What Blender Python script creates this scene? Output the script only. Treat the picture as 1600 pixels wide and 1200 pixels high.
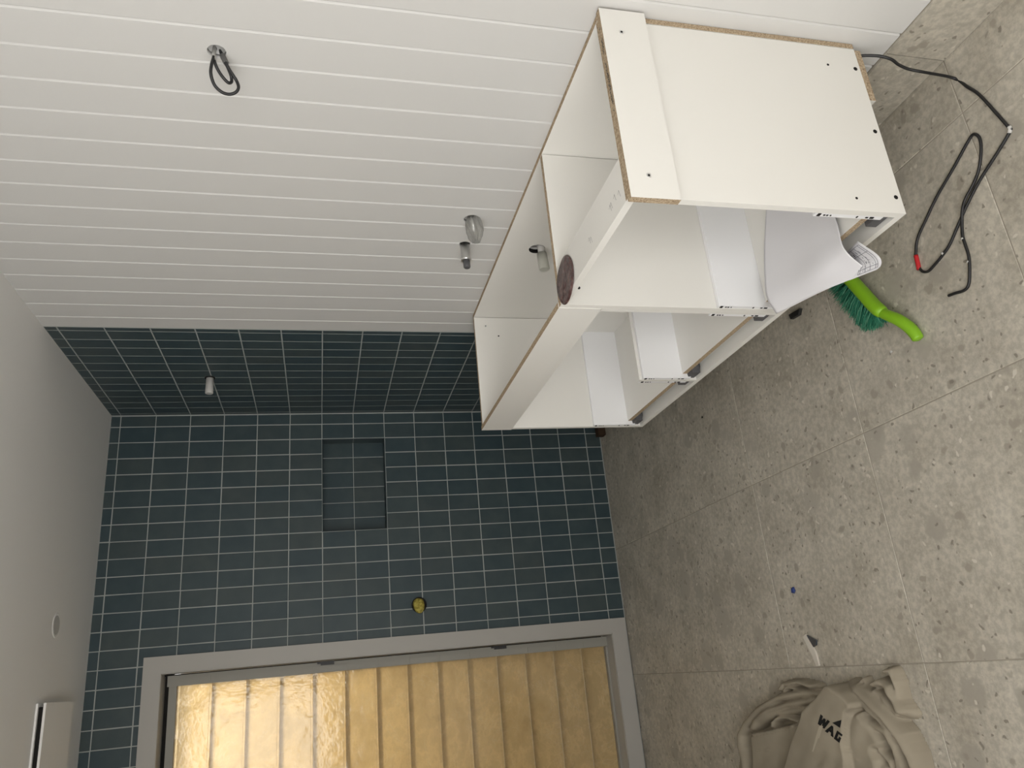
import bpy, bmesh, math, random
import numpy as np
from mathutils import Vector, Matrix
from mathutils.bvhtree import BVHTree
random.seed(7); rng = np.random.default_rng(7)
for o in list(bpy.data.objects): bpy.data.objects.remove(o)
sc = bpy.context.scene
COL = sc.collection

# ------------------------------------------------------------------ camera (calibrated on the wall tiles)
RM = np.array([[-0.0915457, -0.22867783, -0.96918824], [-0.93248387, 0.36120033, 0.00285433], [0.34941839, 0.9040137, -0.24630472]])
CP = np.array([-1.27937444, -3.71131674, 1.46307476]); FPX = 1185.888
cam = bpy.data.objects.new('camera', bpy.data.cameras.new('camera')); COL.objects.link(cam)
cam.data.sensor_width = 36; cam.data.lens = FPX / 1600 * 36; cam.data.clip_start = 0.02
M4 = Matrix.Identity(4)
for i in range(3):
    M4[i][0] = RM[0][i]; M4[i][1] = -RM[1][i]; M4[i][2] = -RM[2][i]; M4[i][3] = CP[i]
cam.matrix_world = M4
sc.camera = cam
def ray(x, y): return RM.T @ np.array([(x - 800) / FPX, (y - 600) / FPX, 1.0])
def on(x, y, ax, val):                       # where a sight line meets a plane of the room
    d = ray(x, y); return CP + (val - CP[ax]) / d[ax] * d
def proj(w):
    c = (np.asarray(w, float) - CP) @ RM.T
    return np.stack([800 + FPX * c[..., 0] / c[..., 2], 600 + FPX * c[..., 1] / c[..., 2]], -1)

# ------------------------------------------------------------------ light and exposure
sc.view_settings.view_transform = 'Standard'; sc.view_settings.look = 'None'
sc.view_settings.gamma = 1; sc.view_settings.use_curve_mapping = False
sc.view_settings.exposure = 0.0
SKY = 3.6; WIN_W = 24.0; LEFT_W = 12.0
w = bpy.data.worlds.new('world'); sc.world = w; w.use_nodes = True
bg = w.node_tree.nodes['Background']; bg.inputs[0].default_value = (1.0, 0.975, 0.94, 1); bg.inputs[1].default_value = SKY
def area(name, loc, rot, sx, sy, power, col):
    l = bpy.data.lights.new(name, 'AREA'); l.shape = 'RECTANGLE'; l.size = sx; l.size_y = sy; l.energy = power; l.color = col
    o = bpy.data.objects.new(name, l); COL.objects.link(o); o.location = loc; o.rotation_euler = rot; return o
area('daylight', (-1.72, -5.36, 1.45), (math.radians(90), 0, 0), 1.1, 1.4, WIN_W, (1.0, 0.985, 0.96))
area('daylight', (-2.52, -3.75, 1.50), (math.radians(90), 0, math.radians(-90)), 2.2, 1.2, LEFT_W, (1.0, 0.985, 0.965))

sun = bpy.data.lights.new('low_sun', 'SUN'); sun.energy = 8.5; sun.angle = math.radians(24); sun.color = (1.0, .84, .58)
so = bpy.data.objects.new('low_sun', sun); COL.objects.link(so)
so.rotation_euler = Vector((-.16, -.53, -1)).normalized().to_track_quat('-Z', 'Y').to_euler()   # shines in over the boundary wall

# ------------------------------------------------------------------ materials
def mat(name, col, rough=0.5, spec=0.5, metal=0.0):
    m = bpy.data.materials.new(name); m.use_nodes = True
    b = m.node_tree.nodes['Principled BSDF']
    b.inputs['Base Color'].default_value = (*col, 1); b.inputs['Roughness'].default_value = rough
    b.inputs['Specular IOR Level'].default_value = spec; b.inputs['Metallic'].default_value = metal
    return m
def N(m, t, **kw):
    n = m.node_tree.nodes.new(t)
    for k, v in kw.items(): setattr(n, k, v)
    return n
def noise(m, scale, detail=3, vec=None, rough=.5):
    n = N(m, 'ShaderNodeTexNoise'); n.inputs['Scale'].default_value = scale; n.inputs['Detail'].default_value = detail
    n.inputs['Roughness'].default_value = rough
    if vec is None: vec = N(m, 'ShaderNodeNewGeometry').outputs['Position']
    m.node_tree.links.new(vec, n.inputs['Vector']); return n.outputs['Fac']
def ramp(m, fac, stops):
    r = N(m, 'ShaderNodeValToRGB'); e = r.color_ramp.elements
    while len(e) < len(stops): e.new(0.5)
    for i, (p, c) in enumerate(stops):
        e[i].position = p; e[i].color = (*c, 1) if len(c) == 3 else c
    m.node_tree.links.new(fac, r.inputs[0]); return r.outputs[0]
def mixc(m, fac, a, b, mode='MIX'):
    x = N(m, 'ShaderNodeMix', data_type='RGBA', blend_type=mode)
    for s, v in ((x.inputs[0], fac), (x.inputs[6], a), (x.inputs[7], b)):
        if isinstance(v, (int, float)): s.default_value = v
        elif isinstance(v, tuple): s.default_value = (*v, 1)
        else: m.node_tree.links.new(v, s)
    return x.outputs[2]
def setb(m, col=None, rough=None, bump=None, dist=.001, strength=.3):
    b = m.node_tree.nodes['Principled BSDF']; L = m.node_tree.links
    if col is not None: L.new(col, b.inputs['Base Color'])
    if rough is not None: L.new(rough, b.inputs['Roughness'])
    if bump is not None:
        n = N(m, 'ShaderNodeBump'); n.inputs['Distance'].default_value = dist; n.inputs['Strength'].default_value = strength
        L.new(bump, n.inputs['Height']); L.new(n.outputs[0], b.inputs['Normal'])
def S(*c): return tuple(((v / 255) / 12.92 if v < 10.5 else ((v / 255 + .055) / 1.055) ** 2.4) for v in c)

m_paint = mat('white_wall_paint', (.615, .61, .595), .5, .35)
setb(m_paint, bump=noise(m_paint, 350, 2), dist=.0004, strength=.2)
m_ceil = mat('ceiling_paint', (.86, .85, .83), .75, .25)
m_trim = mat('casing_paint', (.42, .405, .375), .45, .4)
m_grout = mat('pale_grout', (.36, .38, .37), .9, .2)
m_fgrout = mat('floor_grout', (.33, .30, .25), .9, .2)
m_tile = mat('blue_green_glaze', (.05, .07, .075), .42, .32)
oi = N(m_tile, 'ShaderNodeObjectInfo')
c1 = ramp(m_tile, oi.outputs['Random'], [(0, (.038, .062, .073)), (.5, (.046, .069, .077)), (1, (.052, .071, .075))])
c2 = mixc(m_tile, ramp(m_tile, noise(m_tile, 14, 3), [(.35, (0, 0, 0)), (.7, (1, 1, 1))]), (.85, .9, .92), (1.1, 1.08, 1.04))
setb(m_tile, mixc(m_tile, 1.0, c1, c2, 'MULTIPLY'), bump=noise(m_tile, 45, 3), dist=.0012, strength=.25)

m_floor = mat('terrazzo_porcelain', (.3, .28, .24), .42, .4)
def terrazzo(m):
    g = N(m, 'ShaderNodeNewGeometry').outputs['Position']
    o = N(m, 'ShaderNodeObjectInfo'); ad = N(m, 'ShaderNodeVectorMath', operation='MULTIPLY_ADD')
    m.node_tree.links.new(o.outputs['Random'], ad.inputs[0]); ad.inputs[1].default_value = (3.1, 5.3, 0.0)
    m.node_tree.links.new(g, ad.inputs[2]); v = ad.outputs[0]
    wob = N(m, 'ShaderNodeTexNoise'); wob.inputs['Scale'].default_value = 22; wob.inputs['Detail'].default_value = 3
    m.node_tree.links.new(v, wob.inputs['Vector'])
    wv = N(m, 'ShaderNodeVectorMath', operation='MULTIPLY_ADD'); m.node_tree.links.new(wob.outputs['Color'], wv.inputs[0])
    wv.inputs[1].default_value = (.05, .05, .05); m.node_tree.links.new(v, wv.inputs[2]); wv = wv.outputs[0]
    base = ramp(m, noise(m, 6, 5, v, .6), [(.3, (.355, .325, .27)), (.55, (.45, .418, .355)), (.8, (.53, .495, .425))])
    fine = ramp(m, noise(m, 60, 4, v, .65), [(.4, (.87, .87, .87)), (.62, (1.14, 1.14, 1.13))])
    c = mixc(m, 1.0, base, fine, 'MULTIPLY')
    for sc_, lo, hi, colr in ((4.5, .24, .29, (.375, .347, .295)), (7, .20, .27, (.345, .318, .27)), (17, .17, .25, (.30, .272, .225)), (42, .16, .24, (.20, .18, .148)), (30, .14, .2, (.60, .565, .49))):
        vo = N(m, 'ShaderNodeTexVoronoi'); vo.inputs['Scale'].default_value = sc_
        m.node_tree.links.new(wv, vo.inputs['Vector'])
        r = ramp(m, vo.outputs['Distance'], [(lo, (.85, .85, .85)), (hi, (0, 0, 0))])
        sep = N(m, 'ShaderNodeSeparateColor'); m.node_tree.links.new(vo.outputs['Color'], sep.inputs[0])
        keep = ramp(m, sep.outputs[0], [(.58, (0, 0, 0)), (.62, (1, 1, 1))])
        c = mixc(m, mixc(m, 1.0, r, keep, 'MULTIPLY'), c, colr)
    setb(m, c, ramp(m, noise(m, 9, 3, v), [(.3, (.36, .36, .36)), (.7, (.5, .5, .5))]))
terrazzo(m_floor)

m_mel = mat('cream_melamine', (.77, .758, .72), .42, .4)
setb(m_mel, bump=noise(m_mel, 700, 2), dist=.0003, strength=.25)
m_mel2 = mat('white_drawer_melamine', (.84, .845, .86), .35, .4)
m_chip = mat('raw_chipboard', (.4, .3, .2), .9, .15)
setb(m_chip, ramp(m_chip, noise(m_chip, 260, 4, rough=.7), [(.35, (.23, .165, .105)), (.5, (.40, .31, .21)), (.66, (.56, .46, .33))]), bump=noise(m_chip, 300, 3), dist=.001, strength=.5)
m_black = mat('black_rubber', (.012, .012, .013), .45, .5)
m_dark = mat('dark_hollow', (.02, .019, .018), .9, .1)
m_grey = mat('grey_plastic', (.09, .09, .095), .5, .4)
m_white = mat('white_plastic', (.55, .54, .52), .4, .4)
m_red = mat('red_tape', (.5, .02, .025), .45, .4)
m_steel = mat('steel', (.78, .78, .77), .28, .5, 1.0)
m_paper = mat('plan_paper', (.68, .675, .70), .7, .2)
m_ink = mat('grey_ink', (.16, .165, .19), .7, .2)
m_green = mat('lime_green_plastic', (.22, .46, .015), .38, .5)
m_bris = mat('teal_bristle', (.02, .17, .10), .5, .4)
oi = N(m_bris, 'ShaderNodeNewGeometry')
setb(m_bris, ramp(m_bris, oi.outputs['Random Per Island'], [(0, (.01, .11, .065)), (.6, (.03, .22, .13)), (1, (.16, .42, .28))]))
m_canvas = mat('beige_canvas', (.27, .235, .185), .9, .15)
cg = noise(m_canvas, 7, 4)
setb(m_canvas, ramp(m_canvas, cg, [(.3, (.27, .235, .18)), (.7, (.34, .30, .232))]), bump=noise(m_canvas, 900, 2), dist=.0006, strength=.5)
m_print = mat('black_print', (.012, .012, .012), .8, .2)
m_disc = mat('maroon_abrasive', (.07, .03, .028), .22, .6)
setb(m_disc, ramp(m_disc, noise(m_disc, 60, 4), [(.35, (.05, .02, .02)), (.6, (.10, .05, .045)), (.75, (.2, .14, .13))]), bump=noise(m_disc, 55, 3), dist=.006, strength=.9)
m_foam = mat('yellow_foam', (.42, .35, .07), .7, .2)
setb(m_foam, ramp(m_foam, noise(m_foam, 90, 3), [(.35, (.22, .18, .03)), (.6, (.5, .42, .1))]))
m_slate = mat('slate_glaze', (.04, .05, .065), .25, .5)
m_blue = mat('blue_plastic', (.02, .04, .16), .4, .4)
m_timber = mat('tan_cladding', (.27, .20, .11), .8, .2)
m_bisque = mat('bisque', (.62, .58, .51), .8, .2)
m_plast = bpy.data.materials.new('clear_crumpled_plastic'); m_plast.use_nodes = True
def film(m, tint, trans_w, transl_w, gloss_rough, bump_scale, bump_dist, tl_col, streak=True):
    nt = m.node_tree
    for n in list(nt.nodes):
        if n.type != 'OUTPUT_MATERIAL': nt.nodes.remove(n)
    out = [n for n in nt.nodes if n.type == 'OUTPUT_MATERIAL'][0]
    tr = N(m, 'ShaderNodeBsdfTransparent'); tr.inputs[0].default_value = (*tint, 1)
    tl = N(m, 'ShaderNodeBsdfTranslucent'); tl.inputs[0].default_value = (*tl_col, 1)
    df = N(m, 'ShaderNodeBsdfDiffuse'); df.inputs[0].default_value = (*tl_col, 1)
    gl = N(m, 'ShaderNodeBsdfGlossy'); gl.inputs['Roughness'].default_value = gloss_rough; gl.inputs[0].default_value = (.9, .9, .88, 1)
    bp = N(m, 'ShaderNodeBump'); bp.inputs['Distance'].default_value = bump_dist; bp.inputs['Strength'].default_value = .8
    h = noise(m, bump_scale, 4, rough=.6)
    nt.links.new(h, bp.inputs['Height']); nt.links.new(bp.outputs[0], gl.inputs['Normal'])
    a = N(m, 'ShaderNodeMixShader'); nt.links.new(tl.outputs[0], a.inputs[2]); nt.links.new(tr.outputs[0], a.inputs[1])
    if streak:
        mp = N(m, 'ShaderNodeMapping'); mp.inputs['Scale'].default_value = (1, 1, 1.3)
        nt.links.new(N(m, 'ShaderNodeNewGeometry').outputs['Position'], mp.inputs[0])
        f = ramp(m, noise(m, 6, 6, mp.outputs[0], .65), [(.3, (transl_w * .75,) * 3), (.48, (transl_w,) * 3), (.53, (min(1, transl_w * 1.22),) * 3), (.60, (transl_w,) * 3), (.75, (transl_w * 1.15,) * 3)])
        nt.links.new(f, a.inputs[0])
        n2 = N(m, 'ShaderNodeTexNoise'); n2.inputs['Scale'].default_value = 3.4; n2.inputs['Detail'].default_value = 8; n2.inputs['Roughness'].default_value = .62; n2.inputs['Distortion'].default_value = 1.3
        nt.links.new(mp.outputs[0], n2.inputs['Vector'])
        cr = ramp(m, n2.outputs['Fac'], [(.30, (.66, .57, .42)), (.40, tuple(tl_col)), (.497, tuple(tl_col)), (.503, (.97, .90, .74)), (.512, tuple(tl_col)), (.70, tuple(c * .86 for c in tl_col))])  # narrow pale band: wrinkle highlights put into the film's colour
        nt.links.new(cr, tl.inputs[0])
    else: a.inputs[0].default_value = transl_w
    d = N(m, 'ShaderNodeMixShader'); d.inputs[0].default_value = .12; nt.links.new(a.outputs[0], d.inputs[1]); nt.links.new(df.outputs[0], d.inputs[2])
    lw = N(m, 'ShaderNodeFresnel'); lw.inputs[0].default_value = 1.45
    g = N(m, 'ShaderNodeMixShader'); nt.links.new(lw.outputs[0], g.inputs[0]); nt.links.new(d.outputs[0], g.inputs[1]); nt.links.new(gl.outputs[0], g.inputs[2])
    nt.links.new(g.outputs[0], out.inputs[0])
film(m_plast, (.95, .95, .94), 1, .42, .12, 60, .01, (.8, .8, .78), False)
m_glass = bpy.data.materials.new('film_covered_glass'); m_glass.use_nodes = True
film(m_glass, (.88, .78, .58), 1, .50, .09, 12, .003, (.88, .76, .52))

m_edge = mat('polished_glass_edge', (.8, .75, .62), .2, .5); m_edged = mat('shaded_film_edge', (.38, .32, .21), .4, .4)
# ------------------------------------------------------------------ helpers
class MB:
    def __init__(s): s.v = []; s.f = []; s.m = []; s.sm = []
    def face(s, pts, mi=0):
        b = len(s.v); s.v += [tuple(p) for p in pts]; s.f.append(tuple(range(b, b + len(pts)))); s.m.append(mi); s.sm.append(False)
    def box(s, a, b, mi=0, fm=None):             # fm: {'+x':index,...}
        x0, y0, z0 = [min(a[i], b[i]) for i in range(3)]; x1, y1, z1 = [max(a[i], b[i]) for i in range(3)]
        n = len(s.v); s.v += [(x0, y0, z0), (x1, y0, z0), (x1, y1, z0), (x0, y1, z0), (x0, y0, z1), (x1, y0, z1), (x1, y1, z1), (x0, y1, z1)]
        for k, q in (('-z', (0, 3, 2, 1)), ('+z', (4, 5, 6, 7)), ('-y', (0, 1, 5, 4)), ('+x', (1, 2, 6, 5)), ('+y', (2, 3, 7, 6)), ('-x', (3, 0, 4, 7))):
            s.f.append(tuple(n + i for i in q)); s.m.append((fm or {}).get(k, mi)); s.sm.append(False)
        return s
    def tube(s, pts, r, seg=10, mi=0, cap=True, flat=1.0, up=None):
        pts = [Vector(p) for p in pts]; R = r if isinstance(r, (list, tuple)) else [r] * len(pts)
        n0 = len(s.v); prev = None
        for i, p in enumerate(pts):
            t = (pts[min(i + 1, len(pts) - 1)] - pts[max(i - 1, 0)]).normalized()
            if prev is None:
                ref = Vector(up) if up else (Vector((0, 0, 1)) if abs(t.z) < .9 else Vector((1, 0, 0)))
                a = (ref - t * ref.dot(t)).normalized()
            else: a = (prev - t * prev.dot(t)).normalized()
            prev = a; b = t.cross(a)
            for k in range(seg):
                th = 2 * math.pi * k / seg; s.v.append(tuple(p + a * (math.cos(th) * R[i] * flat) + b * (math.sin(th) * R[i])))
        for i in range(len(pts) - 1):
            for k in range(seg):
                k2 = (k + 1) % seg
                s.f.append((n0 + i * seg + k, n0 + i * seg + k2, n0 + (i + 1) * seg + k2, n0 + (i + 1) * seg + k)); s.m.append(mi); s.sm.append(True)
        if cap:
            s.f.append(tuple(n0 + k for k in reversed(range(seg)))); s.m.append(mi); s.sm.append(False)
            e = n0 + (len(pts) - 1) * seg; s.f.append(tuple(e + k for k in range(seg))); s.m.append(mi); s.sm.append(False)
        return s
    def mesh(s, name, mats):
        me = bpy.data.meshes.new(name); me.from_pydata(s.v, [], s.f)
        for m in (mats if isinstance(mats, (list, tuple)) else [mats]): me.materials.append(m)
        me.polygons.foreach_set('material_index', s.m); me.polygons.foreach_set('use_smooth', s.sm); me.update(); return me
    def build(s, name, mats, parent=None, loc=None):
        return link(name, s.mesh(name, mats), parent, loc)
def link(name, me, parent=None, loc=None):
    o = bpy.data.objects.new(name, me); COL.objects.link(o)
    if loc is not None: o.location = loc
    if parent is not None: o.parent = parent
    return o
def empty(name, loc=(0, 0, 0)):
    o = bpy.data.objects.new(name, None); COL.objects.link(o); o.location = loc; o.empty_display_size = .05; return o
def tag(o, label=None, cat=None, group=None, kind=None):
    if label: o['label'] = label
    if cat: o['category'] = cat
    if group: o['group'] = group
    if kind: o['kind'] = kind
    return o
def spline(pts, n=8):
    P = [np.array(p, float) for p in pts]; P = [2 * P[0] - P[1]] + P + [2 * P[-1] - P[-2]]; out = []
    for i in range(1, len(P) - 2):
        for k in range(n):
            t = k / n; a, b, c, d = P[i - 1:i + 3]
            out.append(.5 * ((2 * b) + (c - a) * t + (2 * a - 5 * b + 4 * c - d) * t * t + (-a + 3 * b - 3 * c + d) * t ** 3))
    out.append(P[-2]); return out
def drill(objs, c, axis, r, depth=.3):           # cut a round hole through finished boards
    mb = MB(); a = Vector(c); d = Vector(axis) * depth; mb.tube([a - d, a + d], r, 28)
    cut = mb.build('cutter', m_dark)
    bm = bmesh.new(); bm.from_mesh(cut.data); bmesh.ops.recalc_face_normals(bm, faces=bm.faces); bm.to_mesh(cut.data); bm.free()
    for o in objs:
        md = o.modifiers.new('hole', 'BOOLEAN'); md.object = cut; md.operation = 'DIFFERENCE'; md.solver = 'EXACT'
        bpy.context.view_layer.update()
        me = bpy.data.meshes.new_from_object(o.evaluated_get(bpy.context.evaluated_depsgraph_get()))
        o.modifiers.clear(); o.data = me
    bpy.data.objects.remove(cut)

# ------------------------------------------------------------------ room data
H = 2.409; XL = -2.35; YF = -5.2; TY = .976
Z0 = 2.368; PZ = .153; C1 = -.05696; PH = .07662; S0 = .02728; G = .0030
NX0, NX1, NZ0, NZ1, ND = C1 - 7 * PH, C1 - PH, Z0 - 8 * PZ, Z0 - 6 * PZ, .085
WX0, WX1, WZ0, WZ1 = -2.03, -1.165, .071, 2.119
TT = .0007                                       # how proud the tiles stand of the grout

def slab_holes(mb, xs, zs, holes, put):
    for i in range(len(xs) - 1):
        for j in range(len(zs) - 1):
            cx, cz = (xs[i] + xs[i + 1]) / 2, (zs[j] + zs[j + 1]) / 2
            if any(a < cx < b and c < cz < d for a, b, c, d in holes): continue
            put(mb, xs[i], xs[i + 1], zs[j], zs[j + 1])
wb = MB()
slab_holes(wb, [XL - .1, WX0, WX1, NX0, NX1, .1], [-.1, WZ0, NZ0, NZ1, WZ1, H + .1],
           [(NX0, NX1, NZ0, NZ1), (WX0, WX1, WZ0, WZ1)], lambda m, a, b, c, d: m.box((a, TT, c), (b, .15, d)))
wb.box((NX0 - .001, ND, NZ0 - .001), (NX1 + .001, .149, NZ1 + .001))
wall_back = tag(wb.build('wall_back', m_grout), 'wall of stacked dark blue-green tiles with recessed niche beside the window', kind='structure')
wr = MB(); wr.box((.0125, YF - .1, -.1), (.1, .02, H + .1))
wall_right = tag(wr.build('wall_right', m_paint), 'white grooved board wall with a tiled shower end', kind='structure')
MB().box((TT, -TY, -.05), (.0125, TT, H)).build('grout_bed', m_grout, wall_right)
wl = MB(); slab_holes(wl, [YF, -4.9, -2.6, 0], [-.1, .85, 2.2, H + .1], [(-4.9, -2.6, .85, 2.2)], lambda m, a, b, c, d: m.box((XL - .1, a, c), (XL, b, d))); tag(wl.build('wall_left', m_paint), 'plain white painted wall with a window on the left', kind='structure')
wf = MB(); slab_holes(wf, [XL - .1, -2.3, -1.15, .1], [-.1, .7, 2.2, H + .1], [(-2.3, -1.15, .7, 2.2)], lambda m, a, b, c, d: m.box((a, YF - .1, c), (b, YF, d)))
tag(wf.build('wall_front', m_paint), 'white painted wall with a window behind the viewer', kind='structure')
w2 = MB()
for a, b in (((-2.3, .7), (-2.25, 2.2)), ((-1.2, .7), (-1.15, 2.2)), ((-2.25, .7), (-1.2, .75)), ((-2.25, 2.15), (-1.2, 2.2))): w2.box((a[0], YF - .07, a[1]), (b[0], YF - .02, b[1]))
tag(w2.build('window_2', m_white), 'white framed window behind the viewer', kind='structure')

w3 = MB()
for a, b in (((-4.9, .85), (-4.85, 2.2)), ((-2.65, .85), (-2.6, 2.2)), ((-4.85, .85), (-2.65, .9)), ((-4.85, 2.15), (-2.65, 2.2))): w3.box((XL - .07, a[0], a[1]), (XL - .02, b[0], b[1]))
tag(w3.build('window_3', m_white), 'white framed window in the left wall', kind='structure')
# ---- glazed wall tiles
_tc = {}
def tile_mesh(name, w_, h_, material, t=.006, ch=.0022, dome=0.0):   # in the plane, facing -Y, centred
    k = (round(w_, 4), round(h_, 4), name, t)
    if k not in _tc:
        mb = MB(); a, b = w_ / 2, h_ / 2
        o = [(-a, b), (a, b), (a, -b), (-a, -b)]; q = [(-a + ch, b - ch), (a - ch, b - ch), (a - ch, -b + ch), (-a + ch, -b + ch)]
        A = [(x, t, z) for x, z in o]; B = [(x, ch * .45, z) for x, z in o]; D = [(x, 0, z) for x, z in q]
        n = 0; mb.v = A + B + D
        for i in range(4):
            j = (i + 1) % 4; mb.f += [(i, j, 4 + j, 4 + i), (4 + i, 4 + j, 8 + j, 8 + i)]
        mb.f.append((8, 9, 10, 11)); mb.f = [tuple(reversed(f)) for f in mb.f]
        mb.m = [0] * len(mb.f); mb.sm = [False] * len(mb.f)
        _tc[k] = mb.mesh(name, material)
    return _tc[k]
def wtile(parent, face, u0, u1, z0, z1, jit=1.0, off=0.0):
    """face 'b': back wall, u = x ; face 'r': right wall, u = y"""
    if u1 - u0 < .004 or z1 - z0 < .004: return None
    me = tile_mesh('tile', u1 - u0, z1 - z0, m_tile); o = bpy.data.objects.new('tile', me); COL.objects.link(o); o.parent = parent
    c, z = (u0 + u1) / 2, (z0 + z1) / 2; d = random.uniform(-.0002, .0002) * jit
    tx, tz = random.gauss(0, .0015) * jit, random.gauss(0, .0022) * jit
    if face == 'b': o.location = (c, off + d, z); o.rotation_euler = (tx, 0, tz)
    else: o.location = (off + d, c, z); o.rotation_euler = (0, tx, -math.pi / 2 + tz)   # local -Y turned to face -X
    return o
rows = [(Z0 - i * PZ + G / 2 if False else None) for i in range(0)]
rows = [(Z0 + G / 2, H)] + [(Z0 - (i + 1) * PZ + G / 2, Z0 - i * PZ - G / 2) for i in range(15)] + [(-.008, Z0 - 15 * PZ - G / 2)]
cols = [(C1 + G / 2, -.004)] + [(C1 - (i + 1) * PH + G / 2, C1 - i * PH - G / 2) for i in range(30)]
rest = []
CASX = -1.094; CASZ = 2.190
for ci, (x0, x1) in enumerate(cols):
    for ri, (z0, z1) in enumerate(rows):
        if x1 < XL: continue
        x0c, z0c = max(x0, XL), z0
        inn = NX0 - .005 < (x0 + x1) / 2 < NX1 + .005 and NZ0 < (z0 + z1) / 2 < NZ1
        if inn: continue
        cx = (x0 + x1) / 2
        if x0c < CASX:
            if z1 < CASZ - .001 and x1 <= CASX:
                if x0c >= -2.10 : continue
            elif z0 < CASZ and x1 > CASX and z1 < CASZ: x0c = CASX
            if z0 < CASZ < z1:
                if x1 <= CASX and x0c >= -2.10: z0c = CASZ
        vis = cx > -1.72 and (x0c >= CASX - .08 or z0c > 2.18)
        if vis: wtile(wall_back, 'b', x0c, x1, z0c, z1)
        elif x1 - x0c > .004: rest.append((x0c, x1, z0c, z1))
mb = MB()
for a, b, c, d in rest: mb.box((a, 0, c), (b, TT + .002, d))
tag(mb.build('tile', m_tile, wall_back), kind='stuff')
# niche lining: back, floor, top and both sides
niche = link('niche', MB().box((NX0, ND - .0005, NZ0), (NX1, ND + .002, NZ1)).mesh('niche', m_grout), wall_back); niche['label'] = 'recessed tiled niche'
for i in range(6):
    for j in range(2):
        a, b = cols[i + 2]; c, d = rows[7 + j]
        # rows[7] spans Z0-7PZ..Z0-6PZ
        wtile(niche, 'b', a, b, c, d, 1, ND - TT - .001)
def quad_tile(parent, corners, n, t=.004):
    mb = MB(); n = Vector(n) * t; P = [Vector(p) for p in corners]; Q = [p - n for p in P]
    cc = sum(P, Vector()) / 4; T = [p + (cc - p).normalized() * .002 for p in P]
    P2 = [p - n * .35 for p in P]
    mb.v = [tuple(p) for p in Q + P2 + T]
    for i in range(4):
        j = (i + 1) % 4; mb.f += [(i, j, 4 + j, 4 + i), (4 + i, 4 + j, 8 + j, 8 + i)]
    mb.f.append((8, 9, 10, 11)); mb.m = [0] * 9; mb.sm = [False] * 9
    o = mb.build('tile', m_tile, parent)
    bm = bmesh.new(); bm.from_mesh(o.data); bmesh.ops.recalc_face_normals(bm, faces=bm.faces); bm.to_mesh(o.data); bm.free()
    return o
for i in range(6):
    a, b = cols[i + 2]
    quad_tile(niche, [(a, .004, NZ0 + .003), (b, .004, NZ0 + .003), (b, ND - .006, NZ0 + .003), (a, ND - .006, NZ0 + .003)], (0, 0, 1))
    quad_tile(niche, [(a, .004, NZ1 - .003), (b, .004, NZ1 - .003), (b, ND - .006, NZ1 - .003), (a, ND - .006, NZ1 - .003)], (0, 0, -1))
for j in range(2):
    c, d = rows[7 + j]
    quad_tile(niche, [(NX1 - .003, .004, c), (NX1 - .003, ND - .006, c), (NX1 - .003, ND - .006, d), (NX1 - .003, .004, d)], (-1, 0, 0))
    quad_tile(niche, [(NX0 + .003, .004, c), (NX0 + .003, ND - .006, c), (NX0 + .003, ND - .006, d), (NX0 + .003, .004, d)], (1, 0, 0))
# right wall tiles
ycols = [(-S0 + G / 2, -.004)] + [(-S0 - (i + 1) * PH + G / 2, -S0 - i * PH - G / 2) for i in range(12)] + [(-TY + .001, -S0 - 12 * PH - G / 2)]
for (y0, y1) in ycols:
    for (z0, z1) in rows: wtile(wall_right, 'r', y0, y1, z0, z1)
# grooved boards
GP = .0977; G14 = 1.06235; SKT = .162
def board_mesh(w_, z0, z1, c=.0038, t=.012):
    mb = MB(); prof = [(t, -w_ / 2), (c, -w_ / 2), (0, -w_ / 2 + c), (0, w_ / 2 - c), (c, w_ / 2), (t, w_ / 2)]
    n = len(prof); mb.v = [(x, y, z0) for x, y in prof] + [(x, y, z1) for x, y in prof]
    for i in range(n): j = (i + 1) % n; mb.f.append((i, j, n + j, n + i))
    mb.f += [tuple(range(n)), tuple(range(2 * n - 1, n - 1, -1))]; mb.m = [0] * len(mb.f); mb.sm = [False] * len(mb.f)
    me = mb.mesh('board', m_paint); bm = bmesh.new(); bm.from_mesh(me); bmesh.ops.recalc_face_normals(bm, faces=bm.faces); bm.to_mesh(me); bm.free(); return me
edges = [-TY - .001, -G14]
while edges[-1] > YF: edges.append(max(edges[-1] - GP, YF))
edges = [e for i, e in enumerate(edges) if i == 0 or edges[i - 1] - e > .01]
bm_std = board_mesh(GP - .0002, SKT, H); boards = []
for i in range(len(edges) - 1):
    wd = edges[i] - edges[i + 1]; me = bm_std if abs(wd - GP) < 1e-5 else board_mesh(wd - .0002, SKT, H)
    boards.append(link('board', me, wall_right, (0, (edges[i] + edges[i + 1]) / 2, 0)))
bpy.context.view_layer.update()
def near(y, r): return [b for b, a, c in zip(boards, edges[:-1], edges[1:]) if a > y - r - .002 and c < y + r + .002]
HOLES = [((0, -2.365, 1.672), .0195), ((0, -1.641, 1.010), .018), ((0, -1.785, 1.014), .024)]
for c, r in HOLES: drill(near(c[1], r), c, (1, 0, 0), r); drill([wall_right], c, (1, 0, 0), r, .07)
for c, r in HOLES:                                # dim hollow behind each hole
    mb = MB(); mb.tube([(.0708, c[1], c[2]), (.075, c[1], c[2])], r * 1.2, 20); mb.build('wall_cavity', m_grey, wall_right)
# skirting tiles
bs = MB().box((-.004, YF, 0), (.012, -TY - .002, SKT - .001)); base = tag(bs.build('baseboard_right', m_fgrout), 'grey terrazzo skirting tiles under the grooved wall', kind='structure')
y = -1.385
ys = [-TY - .002, -1.385] + [-1.981 - .596 * k for k in range(6)]
for a, b in zip(ys[:-1], ys[1:]):
    b = max(b, YF)
    MB().box((-.0095, b + .001, .002), (-.003, a - .001, SKT)).build('tile', m_floor, base)

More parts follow.
